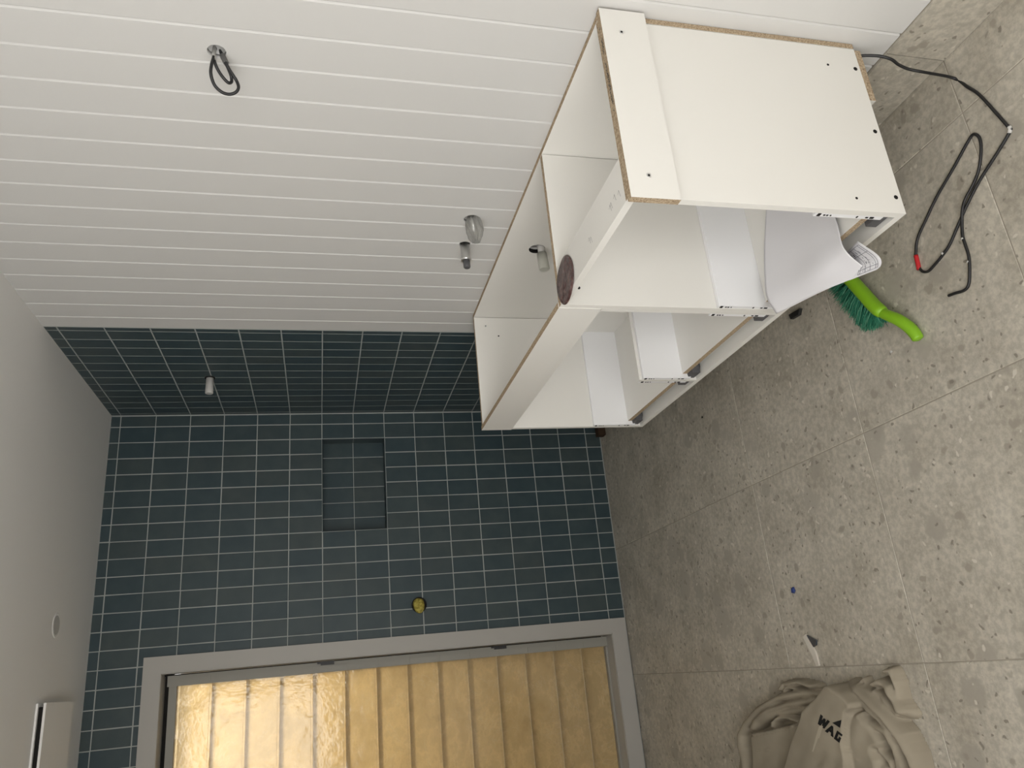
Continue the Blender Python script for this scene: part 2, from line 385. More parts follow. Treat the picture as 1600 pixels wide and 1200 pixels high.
# ---- floor and ceiling
tag_f = None
fl = tag(MB().box((XL - .1, YF - .1, -.12), (.1, .15, -.013)).build('floor', m_fgrout), 'grey terrazzo tiled floor', kind='structure')
xj = [0, -.162, -.760, -1.361, -1.96, XL]; yj = [0, -.941, -1.385, -1.981, -2.574, -3.172, -3.77, -4.37, -4.97, YF]
for i in range(len(xj) - 1):
    for j in range(len(yj) - 1):
        a, b = xj[i + 1] + .0013, xj[i] - .0013; c, d = yj[j + 1] + .0013, yj[j] - .0013
        mb = MB(); e = .0012; t = random.uniform(-.0003, .0003)
        drop = (lambda yy: -.004 - .007 * (1 + yy / .94)) if j == 0 else (lambda yy: 0)
        mb.v = [(x_, y_, -.0135) for x_, y_ in ((a, c), (b, c), (b, d), (a, d))] + [(x_, y_, -e + t + drop(y_)) for x_, y_ in ((a, c), (b, c), (b, d), (a, d))] + [(x_, y_, t + drop(y_)) for x_, y_ in ((a + e, c + e), (b - e, c + e), (b - e, d - e), (a + e, d - e))]
        for k in range(4):
            q = (k + 1) % 4; mb.f += [(k, q, 4 + q, 4 + k), (4 + k, 4 + q, 8 + q, 8 + k)]
        mb.f.append((8, 9, 10, 11)); mb.m = [0] * 9; mb.sm = [False] * 9
        mb.build('floor_tile', m_floor, fl)
MB().box((XL, YF, -.0128), (-.002, -.943, -.0012)).build('grout_bed', m_fgrout, fl)
mb = MB(); mb.v = [(XL, -.941, -.0052), (-.002, -.941, -.0052), (-.002, 0, -.0124), (XL, 0, -.0124)]; mb.face(mb.v[:4]); mb.v = mb.v[:4]; mb.f = [(0, 1, 2, 3)]; mb.build('grout_bed', m_fgrout, fl)
ceil = tag(MB().box((XL - .1, YF - .1, H), (.1, .15, H + .12)).build('ceiling', m_ceil), 'plain white plasterboard ceiling', kind='structure')

pass
# ---- window_1: louvre window in a four sided casing
win = empty('window_1', (WX1, 0, 0)); tag(win, 'tall louvre window in a white casing, film-covered glass glowing gold', kind='structure')
inv = Matrix.Translation((-WX1, 0, 0))
def wpart(name, mb, m, parent=win):
    o = mb.build(name, m, parent)
    if parent is win: o.matrix_parent_inverse = inv
    return o
cw = .0705
for nm, a, b in (('casing', (WX1 + .002, -.012, -.004), (CASX, .004, CASZ)), ('casing', (WX0 - cw, -.012, -.004), (WX0 - .002, .004, CASZ)),
                 ('casing', (WX0, -.0115, WZ1 - .001), (WX1 + .002, .004, CASZ)), ('casing', (WX0, -.0115, -.004), (WX1 + .002, .004, WZ0))):
    wpart(nm, MB().box(a, b), m_trim)
for a, b in (((WX1 - .002, -.004, WZ0), (WX1 + .012, .152, WZ1)), ((WX0 - .012, -.004, WZ0), (WX0 + .002, .152, WZ1)), ((WX0, -.004, WZ1 - .002), (WX1, .152, WZ1 + .012)), ((WX0, -.004, WZ0 - .012), (WX1, .152, WZ0 + .002))):
    wpart('reveal', MB().box(a, b), m_trim)
m_alu = mat('grey_aluminium', (.30, .29, .255), .5, .5)
FX1, FX0 = WX1 - .006, WX0 + .004
for a, b in (((FX1 - .047, .075, WZ0), (FX1 - .003, .13, WZ1 - .014)), ((FX0 + .003, .075, WZ0), (FX0 + .047, .13, WZ1 - .014))):
    wpart('stile', MB().box(a, b), m_alu)
wpart('seal', MB().box((FX1 - .003, .078, WZ0 + .03), (FX1 + .0015, .14, WZ1)), m_dark)
wpart('seal', MB().box((FX0 - .0015, .078, WZ0 + .03), (FX0 + .003, .14, WZ1)), m_dark)
wpart('window_head', MB().box((FX0 + .003, .085, WZ1 - .052), (FX1 - .003, .13, WZ1 - .020)), m_alu)
wpart('seal', MB().box((WX0 + .001, .098, WZ1 - .03), (WX1 - .001, .152, WZ1 - .0025)), m_dark)
wpart('window_sill', MB().box((FX0 + .05, .08, WZ0), (FX1 - .05, .135, WZ0 + .012)), m_alu)
LP = .1432
for k in range(14):
    zt = 2.068 - k * LP; zc = zt - LP / 2 - .003
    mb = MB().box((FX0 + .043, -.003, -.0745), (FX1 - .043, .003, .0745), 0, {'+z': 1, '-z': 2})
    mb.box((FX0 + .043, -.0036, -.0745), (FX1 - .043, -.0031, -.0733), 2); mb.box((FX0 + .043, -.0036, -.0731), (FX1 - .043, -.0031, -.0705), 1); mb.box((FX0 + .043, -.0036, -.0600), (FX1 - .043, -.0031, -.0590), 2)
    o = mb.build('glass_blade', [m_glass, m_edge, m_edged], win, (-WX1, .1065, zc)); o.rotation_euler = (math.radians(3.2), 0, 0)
    for sx in (FX1 - .030, FX0 + .015):
        c = MB().box((sx - .012, .0715, zc - .066), (sx + .012, .078, zc + .066)); wpart('blade_clip', c, m_alu)
for px in (1.43, .62):
    mb = MB(); mb.box((FX1 - .016, .066, px - .03), (FX1 + .001, .08, px + .03)); mb.box((FX1 - .01, .058, px - .012), (FX1 - .002, .07, px + .045)); wpart('latch', mb, m_black)
# what stands outside
fen = empty('boundary_wall', (-1.6, .70, 0)); tag(fen, 'tan boundary wall standing outside behind the louvre glass', 'wall')
fi = Matrix.Translation((1.6, -.70, 0))
for k in range(15):
    z = k * .15 - .1; x0 = -3.2
    o = MB().box((x0, .7005, z + .002), (-.3, .73, z + .148)).build('board', m_timber, fen); o.matrix_parent_inverse = fi
o = MB().box((-3.2, .725, -.12), (-.3, .75, 2.14)).build('backing', m_timber, fen); o.matrix_parent_inverse = fi
tag(MB().box((-3.4, .15, -.2), (.6, 3, -.12)).build('ground', mat('bare_ground', (.06, .05, .035), .9, .1)), 'bare tan ground outside the window', kind='structure')

# ------------------------------------------------------------------ vanity cabinet
CX, CY, CZ, CL, CD, CH = -.002, -2.585, .263, 1.449, .460, .627
cab = empty('vanity_cabinet', (CX, CY, CZ)); tag(cab, 'white melamine double vanity carcass without top or fronts, on grooved wall', 'cabinet')
ML = [m_mel, m_chip, m_mel2, m_dark]
def cp(name, a, b, fm=None, parent=cab, mats=ML, mi=0): return MB().box(a, b, mi, fm).build(name, mats, parent)
T = .016
CH_T = {'+z': 1}
cp('back_panel', (-T + .002, 0, 0), (0, CL, CH), {'+z': 1, '-y': 1, '+y': 1})
backp = cab.children[-1]
cp('end_panel', (-CD, 0, 0), (-T, T, CH), CH_T)
mb = MB(); mb.box((-CD + T, CL - T, CH - .11), (-T, CL, CH), 0, {'+z': 1}); mb.box((-CD, CL - T, 0), (-T, CL, CH - .11)); mb.build('end_panel', ML, cab)
DY = .452
cp('divider', (-CD, DY, T), (-T, DY + T, CH), CH_T)
cp('divider', (-CD, DY + T + .001, T), (-T, DY + 2 * T - .001, CH - .112))
cp('bottom_panel', (-CD, T, 0), (-T, CL - T, T))
cp('front_rail', (-CD, T, CH - T), (-CD + .100, DY, CH), {})
cp('front_rail', (-CD - .001, DY + T, CH - .110), (-CD + T - .001, CL + .003, CH + .0015), {'+z': 1, '+y': 1})
bt = cp('screwed_batten', (-CD - .012, -T, CH - .099), (-.004, 0, CH + .004), {'+z': 1, '-x': 1, '+x': 1}); bt['label'] = 'white batten screwed across the end'
cp('lower_cleat', (-.16, .002, -.018), (-.016, .05, -.001), {'-x': 0, '-y': 1, '+z': 1, '-z': 1})
o = cp('pipe_cover', (0, 0, 0), (0, 0, 0)) if False else None
# screws and holes on the end panel
def disc(name, c, axis, r, m, parent, t=.0012, inner=None):
    a = Vector(c); d = Vector(axis) * t; mb = MB(); mb.tube([a - d * .5, a + d], r, 14, 0)
    if inner: mb.tube([a + d, a + d * 1.3], inner, 10, 1)
    return mb.build(name, [m, m_dark] if inner else m, parent)
def L3(w_): return (w_[0] - CX, w_[1] - CY, w_[2] - CZ)
for wx, wz in ((-.067, .852), (-.423, .850)): disc('screw', (wx - CX, -T, wz - CZ), (0, -1, 0), .0052, m_steel, bt, .0012, .0025)
for wx, wz, r in ((-.073, .347, .003), (-.076, .2755, .005), (-.251, .276, .005), (-.431, .376, .003), (-.422, .276, .005)):
    disc('screw_hole', (wx - CX, 0, wz - CZ), (0, -1, 0), r, m_dark, cab, .0006)
disc('screw_hole', (-.414 - CX, DY, .838 - CZ), (0, -1, 0), .0042, m_dark, cab, .0006)
disc('screw', (-.053 - CX, CL - T, .847 - CZ), (0, -1, 0), .0045, m_steel, cab, .0015, .0022)
disc('screw_hole', (-.094 - CX, CL - T, .80 - CZ), (0, -1, 0), .003, m_dark, cab, .0006)
# scribbled marker on batten top and pencil marks on the rail
def marks(name, fn, seqs, wd, m, parent):
    mb = MB()
    for s_ in seqs:
        for a, b in zip(s_[:-1], s_[1:]):
            a2, b2 = Vector(fn(*a)), Vector(fn(*b)); t = (b2 - a2)
            if t.length < 1e-6: continue
            nrm = Vector((0, 0, 1)); sd = t.normalized().cross(nrm) * wd / 2; e = t.normalized() * wd * .4
            mb.face([a2 - sd - e, b2 - sd + e, b2 + sd + e, a2 + sd - e])
    return mb.build(name, m, parent)
r2 = random.Random(3); seqs = []
u = .03
while u < .24:
    if r2.random() < .2: u += .012; continue
    s_ = [(u, r2.uniform(.1, .9)), (u + .003, r2.uniform(0, 1)), (u + .005, r2.uniform(.1, .9)), (u + .002, r2.uniform(0, 1))]; seqs.append(s_); u += .0065
marks('marker_scribble', lambda a, b: (-a - .02, -T + .004 + b * .009, CH + .0048), seqs, .0016, m_black, bt)
pm = []
for ox, oy in ((.0, .0), (.006, .022), (.002, .044), (.0, .05), (.0, .17), (.004, .18)):
    pm += [[(ox, oy), (ox + .016, oy + .004)], [(ox + .016, oy + .004), (ox + .010, oy + .010)]]
marks('pencil_marks', lambda a, b: (-CD + .025 + a, .035 + b, CH + .0006), pm, .0009, m_grey, cab)
# drawers
def drawer(y0, y1, xb=-.075, notch=None):
    d = cp('drawer_bottom', (-CD + .016, y0, .052), (xb, y1, .068), {'-x': 1}); d['label'] = 'drawer base with raw front edge'
    for s_, (a, b) in (('n', (y0 - .0115, y0 - .0005)), ('f', (y1 + .0005, y1 + .0115))):
        mb = MB(); mb.box((-CD + .004, a, .040), (xb, b, .205), 2)
        q = (a + b) / 2; rr = random.Random(int(y0 * 99))
        s2 = mb.build('drawer_side', ML, d)
        # runner face seen from the front: bright strip with punched slots
        mb = MB(); mb.box((-CD + .001, a - .0005, .042), (-CD + .0045, b + .0005, .206), 0); mb.build('runner', [m_mel2], d)
        mb = MB()
        for zz, hh, ww in ((.196, .007, .005), (.183, .004, .002), (.176, .004, .002), (.168, .0025, .002), (.104, .003, .003), (.080, .006, .002), (.068, .009, .003)):
            mb.box((-CD - .0002, q - ww, zz - hh / 2), (-CD + .0012, q + ww * .8, zz + hh / 2))
        mb.build('slot', m_dark, d)
        sg = 1 if s_ == 'n' else -1; e = a if s_ == 'n' else b
        mb = MB(); mb.box((-CD + .012, e, .019), (-CD + .10, e + sg * .026, .051)); mb.box((-CD + .006, e, .024), (-CD + .03, e + sg * .046, .050)); mb.tube([(-CD + .03, e + sg * .034, .022), (-CD + .03, e + sg * .034, .051)], .016, 10)
        k = mb.build('runner_clip', m_grey, d); k['label'] = 'dark grey runner clip'
    cp('drawer_back', (xb, y0 - .011, .045), (xb + .014, y1 + .011, .205), parent=d)
    return d
PY = .955
cp('low_partition', (-CD, PY, T), (-T, PY + .015, .214))
d1 = drawer(T + .013, DY - .013); d2 = drawer(DY + 2 * T + .013, PY - .013, -.115); d3 = drawer(PY + .015 + .013, CL - T - .013)
bpy.context.view_layer.update()
PC = (-.02, -1.659, .776)
drill([backp], PC, (1, 0, 0), .0265, .05)
drill(near(PC[1], .0265), PC, (1, 0, 0), .0265, .06); drill([wall_right], (.03, PC[1], PC[2]), (1, 0, 0), .0265, .05)

# ------------------------------------------------------------------ small things on walls and cabinet
def thing(name, label, cat, loc, group=None): return tag(empty(name, loc), label, cat, group)
def kid(name, mb, m, t, world=True):
    o = mb.build(name, m, t)
    if world: o.matrix_parent_inverse = Matrix.Translation(-Vector(t.location))
    return o
# capped pipe through the cabinet back
t = thing('capped_pipe', 'translucent capped water pipe poking through hole in cabinet back', 'pipe', PC)
kid('pipe', MB().tube([(.04, PC[1] - .004, PC[2] - .012), (-.045, PC[1] - .004, PC[2] - .014)], .012, 18), m_white, t)
m_cap = mat('cloudy_plastic', (.62, .62, .56), .3, .5); m_cap.node_tree.nodes['Principled BSDF'].inputs['Transmission Weight'].default_value = .3
kid('cap', MB().tube([(-.035, PC[1] - .004, PC[2] - .013), (-.09, PC[1] - .004, PC[2] - .016), (-.094, PC[1] - .004, PC[2] - .016)], [.0165, .0175, .015], 20), m_cap, t)
# chrome valve
V = (0, -1.641, 1.010)
t = thing('wall_valve', 'chrome tap spindle with grey tip poking out of grooved wall', 'valve', V)
kid('valve_body', MB().tube([(.05, V[1], V[2]), (-.005, V[1], V[2]), (-.006, V[1], V[2] - .001), (-.052, V[1], V[2] - .001), (-.053, V[1], V[2] - .001), (-.060, V[1], V[2] - .001)], [.0135, .0135, .0155, .0155, .0165, .0165], 24), m_steel, t)
kid('spindle', MB().tube([(-.058, V[1], V[2] - .001), (-.082, V[1], V[2] - .002), (-.085, V[1], V[2] - .002)], [.0115, .011, .009], 18), m_grey, t)
# plastic wrapped valve
B = (0, -1.785, 1.014)
t = thing('wrapped_valve', 'valve wrapped in crumpled clear plastic above the chrome spindle', 'valve', B)
kid('valve_body', MB().tube([(.05, B[1], B[2]), (-.05, B[1], B[2] - .004)], .012, 16), m_steel, t)
me = bpy.data.meshes.new('plastic_bag'); bm = bmesh.new(); bmesh.ops.create_icosphere(bm, subdivisions=4, radius=1)
rr = np.random.default_rng(5); fr = rr.normal(size=(7, 3)) * 3; ph_ = rr.uniform(0, 6, 7)
for v in bm.verts:
    n = np.array(v.co); k = 1 + .07 * sum(abs(math.sin(fr[i] @ n + ph_[i])) for i in range(7)) / 2 - .1
    rad = math.hypot(n[1], n[2]) + 1e-6; full = rad ** .45 / rad if rad > .05 else 3.0
    taper = (1 - .45 * max(0, -n[0]) ** 1.5) * min(full, 1.7)
    k *= 1 + .10 * math.sin(9 * math.atan2(n[2], n[1]) + 4 * n[0])
    v.co = Vector((-.037 + n[0] * .041 * k, B[1] + n[1] * .022 * k * taper, B[2] - .006 + n[2] * .024 * k * taper))
bm.to_mesh(me); bm.free(); me.materials.append(m_plast); o = link('plastic_bag', me, t); o.matrix_parent_inverse = Matrix.Translation(-Vector(B))
# cable loop from the round hole high on the wall
K = (0, -2.365, 1.672)
t = thing('cable_loop', 'looped black cable hanging from round hole high on grooved wall', 'cable', K)
def z_(zx, zy): return (280 + zx / 10.9, 50 + zy / 10.9)
def path(pts): return spline([tuple(on(*z_(a, b), 0, x)) for a, b, x in pts], 8)
p1 = path([(640, 250, .04), (595, 330, .012), (582, 440, -.02), (550, 560, -.04), (540, 720, -.06), (600, 900, -.075), (720, 1020, -.085), (850, 1060, -.085), (960, 1030, -.08), (1010, 950, -.07), (985, 850, -.055), (920, 740, -.045), (860, 650, -.036), (800, 540, -.025), (740, 420, -.005), (690, 300, .03)])
p2 = path([(640, 250, .045), (600, 330, .015), (590, 440, -.015), (620, 560, -.03), (680, 680, -.04), (760, 790, -.05), (840, 865, -.055), (890, 850, -.05), (885, 760, -.045), (850, 660, -.034), (800, 550, -.022), (745, 430, -.002), (700, 300, .03)])
kid('cable', MB().tube(p1, .0034, 8), m_black, t); kid('cable', MB().tube(p2, .0034, 8), m_black, t)
tp = path([(597, 260, .03), (590, 380, -.005), (583, 460, -.022)]); kid('tape', MB().tube(tp, [.0042] * len(tp), 8), m_white, t)
tp = path([(735, 400, -.001), (770, 470, -.013), (800, 530, -.022)]); kid('tape', MB().tube(tp, [.0062] * len(tp), 8), m_plast, t)
# shower stub
Q = (0, -.488, 1.916)
t = thing('shower_outlet_plug', 'white pipe plug sticking out of dark tiles in shower corner', 'plug', Q)
kid('pipe', MB().tube([(.02, Q[1], Q[2]), (-.070, Q[1], Q[2]), (-.073, Q[1], Q[2])], [.014, .0165, .0145], 20), m_white, t)
kid('collar', MB().tube([(.002, Q[1], Q[2]), (-.004, Q[1], Q[2])], .021, 20), m_dark, t)
Yl = (-.96, 0, 1.009)
t = thing('foam_plug', 'yellow lumpy foam plug stuck in back tile wall below niche', 'plug', Yl)
me = bpy.data.meshes.new('foam'); bm = bmesh.new(); bmesh.ops.create_icosphere(bm, subdivisions=3, radius=1)
for v in bm.verts:
    n = np.array(v.co); k = .85 + .2 * abs(math.sin(fr[1] @ n)) + .15 * math.sin(fr[2] @ n * .8)
    v.co = Vector((Yl[0] + n[0] * .034 * k, -.012 + n[1] * .024 * k, Yl[2] + n[2] * .027 * k))
bm.to_mesh(me); bm.free(); me.materials.append(m_foam); o = link('foam', me, t); o.matrix_parent_inverse = Matrix.Translation(-Vector(Yl))
for p in me.polygons: p.use_smooth = True
kid('collar', MB().tube([(Yl[0], .002, Yl[2]), (Yl[0], -.003, Yl[2])], .036, 20), m_dark, t)
# ceiling fittings
D = (-.976, -.462, H)
t = thing('ceiling_downlight', 'small round white downlight switched off in ceiling above window', 'light', D)
mb = MB(); n = 32; rg = [(.046, 0), (.045, -.0014), (.038, -.0014), (.036, .0), (.033, -.0005), (0.0001, -.0005)]
for r, dz in rg: mb.v += [(D[0] + r * math.cos(2 * math.pi * k / n), D[1] + r * math.sin(2 * math.pi * k / n), H + dz) for k in range(n)]
for i in range(len(rg) - 1):
    for k in range(n): q = (k + 1) % n; mb.f.append((i * n + k, i * n + q, (i + 1) * n + q, (i + 1) * n + k)); mb.m.append(0); mb.sm.append(True)
kid('bezel', mb, m_ceil, t)
kid('diffuser', MB().tube([(D[0], D[1], H - .0006), (D[0], D[1], H - .0016)], .034, 28), m_white, t)
E0 = (-1.24, -.58)
t = thing('exhaust_fan_cover', 'square white exhaust fan cover standing off the ceiling', 'vent', (-1.39, -.43, H))
kid('frame', MB().box((-1.55, E0[1], H - .006), (-1.243, -.26, H)), m_ceil, t)
kid('shadow_gap', MB().box((-1.535, E0[1] + .012, H - .022), (-1.255, -.275, H - .005)), m_dark, t)
kid('cover_plate', MB().box((-1.55, E0[1] + .004, H - .030), (-1.243, -.26, H - .022)), m_ceil, t)

# sanding disc on the rail
SD = (-.425, -2.190, CZ + CH + .0015)
t = thing('sanding_disc', 'round maroon sanding disc lying on cabinet rail by the divider', 'sanding disc', SD)
mb = MB(); n = 40; mb.v = [(SD[0], SD[1], SD[2] + .002)]
rings = [.2, .4, .6, .8, .97, 1.0]
for ri, r in enumerate(rings):
    for k in range(n):
        a = 2 * math.pi * k / n; z = .0022 + .0012 * math.sin(3 * a + r * 4) * r if ri < 5 else .0002
        mb.v.append((SD[0] + r * .059 * math.cos(a), SD[1] + r * .062 * math.sin(a), SD[2] + z))
for k in range(n): mb.f.append((0, 1 + k, 1 + (k + 1) % n)); mb.m.append(0); mb.sm.append(True)
for i in range(len(rings) - 1):
    for k in range(n): q = (k + 1) % n; mb.f.append((1 + i * n + k, 1 + (i + 1) * n + k, 1 + (i + 1) * n + q, 1 + i * n + q)); mb.m.append(0); mb.sm.append(True)
mb.f.append(tuple(1 + 5 * n + k for k in reversed(range(n)))); mb.m.append(0); mb.sm.append(False)
kid('abrasive_face', mb, m_disc, t)

# ------------------------------------------------------------------ plans lying in the near drawer, curling over its front
t = thing('rolled_plans', 'white sheet of printed plans drooping from the near drawer', 'paper', (-.42, -2.36, .34))
OZ = lambda x, y, z: tuple(on(x, y, 2, z))
OX = lambda x, y, v: tuple(on(x, y, 0, v))
ctrl = [  # from the drawer's back to the curl; each row runs far end -> near end
    [OZ(1199, 300, .346), OZ(1228, 297, .345), OZ(1262, 293, .344), OZ(1292, 290, .343)],
    [OZ(1196, 345, .346), OZ(1228, 340, .345), OZ(1265, 336, .344), OZ(1300, 325, .343)],
    [OZ(1194, 400, .352), OZ(1240, 388, .347), OZ(1280, 370, .345), OZ(1309, 352, .344)],
    [OZ(1197, 458, .362), OZ(1247, 440, .354), OZ(1290, 415, .350), OZ(1321, 390, .347)],
    [OX(1211, 486, -.500), OX(1262, 461, -.515), OX(1314, 437, -.530), OX(1357, 421, -.542)],
    [OX(1216, 489.5, -.503), OX(1269, 464, -.518), OX(1322, 439, -.535), OX(1376, 417, -.552)],
    [OX(1219, 480, -.492), OX(1272, 455, -.503), OX(1325, 424, -.517), OX(1376, 401, -.540)],
    [(-.462, -2.22, .300), (-.465, -2.31, .298), (-.468, -2.40, .296), OX(1341, 377, -.482)],
]
cols_ = [spline(c, 14) for c in ctrl]; nv = len(cols_[0])
rows_ = [spline([cols_[i][j] for i in range(len(ctrl))], 10) for j in range(nv)]; nu = len(rows_[0])
def crinkle(a, b): return .0034 * math.sin(a * 9 + b * 4) * math.sin(b * 7 - a * 3 + 1) + .0012 * abs(math.sin(a * 17 - b * 6))
me = bpy.data.meshes.new('sheet'); vv = []
for j in range(nv):
    for i in range(nu):
        p = rows_[j][i].copy(); k = min(1, max(0, (i / nu - .15) * 3)); p[2] += crinkle(i / nu, j / nv) * k; vv.append(tuple(p))
ff = [(j * nu + i, j * nu + i + 1, (j + 1) * nu + i + 1, (j + 1) * nu + i) for j in range(nv - 1) for i in range(nu - 1)]
me.from_pydata(vv, [], ff); me.materials.append(m_paper)
for p in me.polygons: p.use_smooth = True
sheet = link('sheet', me, t); sheet.matrix_parent_inverse = Matrix.Translation(-Vector(t.location))
md = sheet.modifiers.new('thickness', 'SOLIDIFY'); md.thickness = .0006
# drawing lines printed on the inner face near the curl
def surf(u_, v_):                              # u along profile (0..nu-1), v across (0..nv-1)
    i, j = int(u_), int(v_); i = min(i, nu - 2); j = min(j, nv - 2); a, b = u_ - i, v_ - j
    P = [np.array(vv[(j + dj) * nu + i + di]) for dj, di in ((0, 0), (0, 1), (1, 0), (1, 1))]
    p = P[0] * (1 - a) * (1 - b) + P[1] * a * (1 - b) + P[2] * (1 - a) * b + P[3] * a * b
    n_ = np.cross(P[1] - P[0], P[2] - P[0]); n_ /= np.linalg.norm(n_); return p, n_
U0, U1 = 51.5, nu - 2.2
mb = MB(); sgn = None
pc, nc = surf(60, nv - 4); sgn = 1 if nc[2] > 0 else -1
def ink(a, b, wd):
    k = 8
    for q in range(k):
        A = [a[0] + (b[0] - a[0]) * q / k, a[1] + (b[1] - a[1]) * q / k]; Bq = [a[0] + (b[0] - a[0]) * (q + 1) / k, a[1] + (b[1] - a[1]) * (q + 1) / k]
        p, n_ = surf(*A); p2, _ = surf(*Bq); tdir = p2 - p; L = np.linalg.norm(tdir)
        if L < 1e-7: continue
        sd = np.cross(n_, tdir / L) * wd / 2; off = n_ * .0009 * sgn
        mb.face([p - sd + off, p2 - sd + off, p2 + sd + off, p + sd + off])
v1 = nv - 1
for dv in (1.2, 2.0, 4.2, 6.2, 8.4, 9.2): ink((U0, v1 - dv), (U1, v1 - dv), .0011)
for uu in (U0, U0 + 4, U1 - 4, U1): ink((uu, v1 - 1.2), (uu, v1 - 9.2), .0011)
rr2 = random.Random(2)
for _ in range(26):
    a = rr2.uniform(U0 + .5, U1 - 2); b = v1 - rr2.uniform(2.2, 8.2); ink((a, b), (a + rr2.uniform(.4, 1.6), b), .0013)
pi = mb.build('printed_lines', m_ink, t); pi.matrix_parent_inverse = Matrix.Translation(-Vector(t.location))

# ------------------------------------------------------------------ black cable on the floor
t = thing('floor_cable', 'black cable trailing from under cabinet with red taped joint', 'cable', (-.1, -2.6, 0))
FZ = .0036
pts = [(-.012, -2.50, .245), (-.022, -2.565, .250)] + [tuple(on(1366, 87, 0, -.035)), tuple(on(1391, 92, 0, -.05)), tuple(on(1404, 101, 0, -.055)), tuple(on(1420, 108, 0, -.062)), tuple(on(1445, 113, 0, -.072))]
fp = [(1490, 122), (1512, 136), (1530, 148), (1555, 175), (1576, 199), (1578, 205), (1560, 236), (1532, 280), (1512, 318), (1497, 352), (1484, 382), (1474, 397), (1462, 412), (1450, 424), (1440, 423), (1434, 412), (1431, 395), (1434, 372), (1446, 345), (1464, 307), (1490, 262), (1512, 222), (1521, 210), (1530, 215), (1533, 232), (1530, 262), (1522, 285)]
p = [np.array(on(x, y, 2, FZ)) for x, y in fp]
pb = [np.array(on(x, y, 2, FZ)) for x, y in [(1522, 285), (1512, 312), (1506, 328), (1503, 345), (1504, 368), (1508, 382), (1514, 402), (1515, 430), (1513, 446), (1506, 454), (1493, 458), (1482, 462)]]
for i in range(3): pb[i][2] += [.0, .007, .004][i]
kid('cable', MB().tube(spline(pts + p + pb[1:], 7), .0036, 8), m_black, t)
pcb = [np.array(on(x, y, 2, FZ)) for x, y in [(1436, 421), (1434, 411), (1431, 399)]]
kid('red_tape', MB().tube(spline(pcb, 4), .0056, 10), m_red, t)
pcb = [np.array(on(x, y, 2, FZ)) for x, y in [(1577, 198), (1578.5, 202), (1577, 208)]]
kid('white_tape', MB().tube(spline(pcb, 3), .0046, 10), m_white, t)
mb = MB()
for a, b in (((1472, 395), (1474, 397)), ((1503, 372), (1504, 374)), ((1512, 408), (1513, 410))):
    q = on(*a, 2, .0055); q2 = on(*b, 2, .0055); mb.tube([q, q2], .0032, 8)
kid('white_mark', mb, m_white, t)

# ------------------------------------------------------------------ brush
t = thing('hand_brush', 'lime green hand brush with teal bristles lying on floor', 'brush', tuple(on(1385, 490, 2, 0)))
def fpt(x, y, z): return tuple(on(x, y, 2, z))
hd = spline([fpt(1316, 424, .034), fpt(1332, 440, .034), fpt(1350, 460, .034), fpt(1366, 478, .033), fpt(1380, 490, .030)], 6)
n = len(hd); kid('head', MB().tube(hd, [.014] + [.0175] * (n - 3) + [.016, .012], 14, flat=1.15), m_green, t)
hn = spline([fpt(1378, 489, .030), fpt(1390, 494, .028), fpt(1404, 500, .024), fpt(1420, 511, .018), fpt(1430, 522, .014), fpt(1435, 531, .012)], 6)
n = len(hn); kid('handle', MB().tube(hn, [.012] + [.0135 + .002 * math.sin(math.pi * k / n) for k in range(n - 3)] + [.0135, .008], 14), m_green, t)
mb = MB(); rb = random.Random(4)
tipl = spline([fpt(1296, 445, .016), fpt(1312, 470, .014), fpt(1332, 494, .012), fpt(1348, 512, .011), fpt(1362, 514, .011), fpt(1382, 505, .012)], 8)
def lerp(a, s_): k = s_ * (len(a) - 1); i = min(int(k), len(a) - 2); return Vector(a[i]) * (1 - (k - i)) + Vector(a[i + 1]) * (k - i)
base_ = spline([fpt(1316, 430, .03), fpt(1334, 449, .03), fpt(1350, 467, .03), fpt(1366, 485, .03), fpt(1376, 491, .028)], 6)
for tf in range(14):
    s0_ = (tf + .5) / 14
    for row in range(2):
        for q in range(30):
            a = lerp(base_, s0_) + Vector((rb.gauss(0, .0016), rb.gauss(0, .0016), (row - .5) * .014 + rb.gauss(0, .0015)))
            b = lerp(tipl, min(1, max(0, s0_ + rb.gauss(0, .03)))) + Vector((rb.gauss(0, .004), rb.gauss(0, .004), (row - .5) * .016 + rb.gauss(0, .004)))
            b = a + (b - a) * rb.uniform(.85, 1.05); b.z = max(b.z, .002); m_ = (a + b) / 2 + Vector((0, 0, rb.uniform(0, .004)))
            mb.tube([a, m_, b], [.0011, .001, .0006], 3, cap=False)
o = kid('bristles', mb, m_bris, t); o['kind'] = 'stuff'; o['label'] = 'teal bristles'

# ------------------------------------------------------------------ canvas bag heap, bottom of the frame
BX0, BX1, BY0, BY1 = -2.02, -1.33, -1.98, -.86
st = .0034; gx = np.arange(BX0, BX1, st); gy = np.arange(BY0, BY1, st); XX, YY = np.meshgrid(gx, gy)
def level(z):                                # the folds' drawing grid, laid over the floor at height z
    global ZX, ZY
    pp = proj(np.stack([XX, YY, np.full_like(XX, z)], -1)); ZX = (pp[..., 0] - 1120) * 5; ZY = (pp[..., 1] - 1030) * 5
level(.04)
SC = 1 / 1500.0                              # metres for each step of the folds' drawing grid
def sdist(poly):
    best = np.full(XX.shape, 1e9); bt_ = np.zeros(XX.shape); L0 = 0
    for (a, b), (c, d) in zip(poly[:-1], poly[1:]):
        l = math.hypot(c - a, d - b); tt = np.clip(((ZX - a) * (c - a) + (ZY - b) * (d - b)) / l / l, 0, 1)
        ds = np.hypot(ZX - a - tt * (c - a), ZY - b - tt * (d - b)); m_ = ds < best; best[m_] = ds[m_]; bt_[m_] = (L0 + tt * l)[m_]; L0 += l
    return best, bt_ / L0
